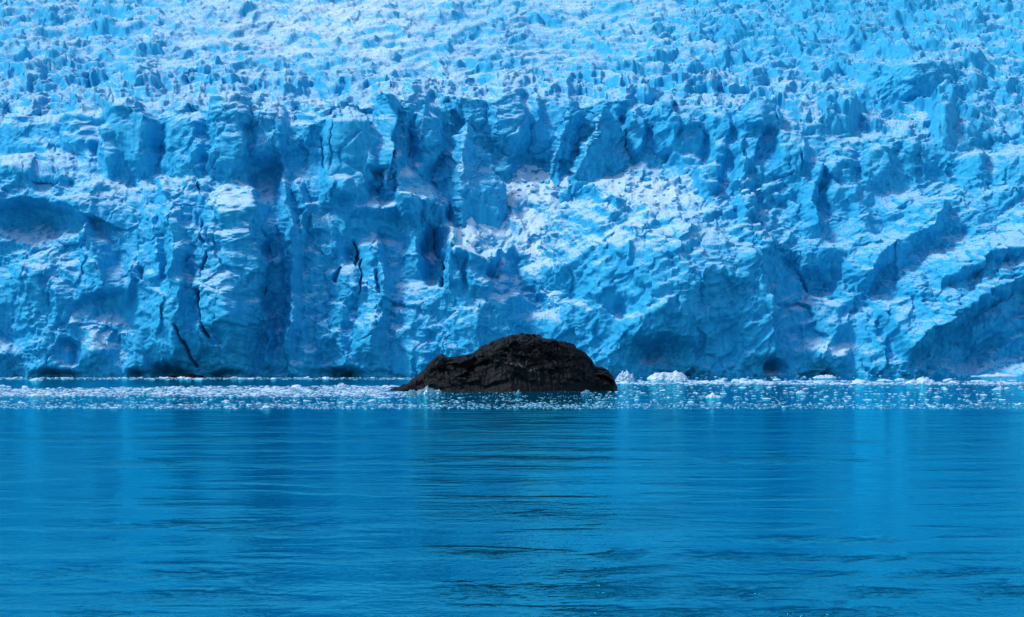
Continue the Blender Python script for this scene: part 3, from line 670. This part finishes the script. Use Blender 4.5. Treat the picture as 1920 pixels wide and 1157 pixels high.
ZN = [  # x0, x1, y0, y1, how many, width range, label, group
 (0, 760, 708, 711.5, 34, (8, 20), 'white floe in the thin line along the cliff foot', 'floes along the cliff foot'),
 (0, 740, 724, 742, 110, (8, 26), 'white floe in the dense left brash band', 'floes in the left brash band'),
 (0, 740, 745, 765, 36, (8, 18), 'scattered floe before the left brash band', 'scattered floes at left'),
 (1170, 1920, 712, 720, 60, (10, 30), 'white floe in the right brash band', 'floes in the right brash band'),
 (1170, 1920, 726, 764, 60, (7, 16), 'scattered floe on open water right of the rock', 'scattered floes at right')]
for x0, x1, y0, y1, n_, (w0, w1), lab, grp in ZN:
    for _ in range(n_):
        w_ = w0 + (w1-w0)*rnd.random()**2; fx, fy = rnd.uniform(x0, x1), rnd.uniform(y0, y1); tx = (fx-x0)/(x1-x0)
        if x0 < 700: side = 'near the left picture edge' if tx < .25 else 'halfway to the rock' if tx < .65 else 'close to the rock'
        else: side = 'close to the rock' if tx < .25 else 'halfway out from the rock' if tx < .7 else 'near the right picture edge'
        row = '' if y1-y0 < 5 else ' far side,' if fy < (y0+y1)/2 else ' near side,'
        size = 'broad' if w_ > w0+(w1-w0)*.45 else 'middling' if w_ > w0+(w1-w0)*.12 else 'tiny'
        floe(fx, fy, w_, w_*rnd.uniform(.11, .22), f'{size} {lab},{row} {side}'.replace('scattered floe on open water right of the rock,', 'floe scattered right of the rock,'), grp)
# the rest: thousands of crumbs of brash ice
rs = np.random.RandomState(11)
def crumbs(n_, x0, x1, y0, y1, w0, w1, dens=None):
    x = rs.uniform(x0, x1, n_); y = rs.uniform(y0, y1, n_)
    k = np.ones(n_, bool) if dens is None else rs.rand(n_) < dens(x, y)
    w = w0 + (w1-w0)*rs.rand(n_)**2.5
    return np.stack([x[k], y[k], w[k]], -1)
def stre(x, y, k): return sstep(-0.15, 0.35, fbm(x/70, y/3.0, k, 3))
C = np.concatenate([
 crumbs(1500, -200, 800, 707.5, 711.8, 2, 9), crumbs(15000, -250, 765, 722.5, 744, 2.5, 15, lambda x, y: sstep(722+0*x+5*sstep(500, 0, x), 727+5*sstep(500, 0, x), y)*(0.5+0.5*stre(x, y, 5))*(0.4+0.6*sstep(745, 738, y))),
 crumbs(4600, -250, 1180, 744, 766, 2, 11, lambda x, y: stre(x, y, 6)*0.8+0.1), crumbs(4200, -250, 2150, 757, 766.3, 2, 10, lambda x, y: 0.75+0*x),
 crumbs(6500, 1150, 2150, 712.5, 721.5, 2, 16, lambda x, y: np.maximum(np.exp(-((y-719)/1.8)**2), stre(x, y, 7)*0.7)), crumbs(2600, 1100, 2150, 722, 757, 2, 13, lambda x, y: 0.25+0.6*stre(x, y, 8)),
 crumbs(300, 1150, 2150, 703.5, 712, 2, 10), crumbs(1000, 760, 1180, 733, 745, 1.5, 5, lambda x, y: stre(x, y, 9))])
cv, cf = ICO[1]; half_v = cv.copy(); half_v[:, 2] = np.maximum(half_v[:, 2], -0.35)
N = len(C); Yc = CAMH*F/(C[:, 1]-HZ); Xc = (C[:, 0]-960)/F*Yc; Wc = C[:, 2]/F*Yc/2
inr = ~((np.abs(Xc-0) < 0) )
th = rs.uniform(0, 6.28, N); cs, sn = np.cos(th), np.sin(th)
loc = half_v[None]*(1+rs.normal(0, 0.22, (N, len(cv), 1)))
asp = rs.uniform(0.6, 1.0, N); hz_ = rs.uniform(0.08, 0.24, N)
lx = loc[..., 0]*Wc[:, None]; ly = loc[..., 1]*(Wc*asp)[:, None]; lz = loc[..., 2]*(Wc*hz_)[:, None]
vx = lx*cs[:, None]-ly*sn[:, None]*0.6+Xc[:, None]; vy = lx*sn[:, None]*0.6+ly*cs[:, None]+Yc[:, None]
allv = np.stack([vx, vy, lz], -1).reshape(-1, 3)
# leave out crumbs that would lie inside the rock
ok = ~((np.abs(Yc-RY-1.5) < 9) & (Xc > rx[1]-0.3) & (Xc < rx[-2]+0.3))
vid = (np.arange(N)[:, None]*len(cv))
allf = (cf[None]+vid[:, :, None])[ok].reshape(-1, 3)
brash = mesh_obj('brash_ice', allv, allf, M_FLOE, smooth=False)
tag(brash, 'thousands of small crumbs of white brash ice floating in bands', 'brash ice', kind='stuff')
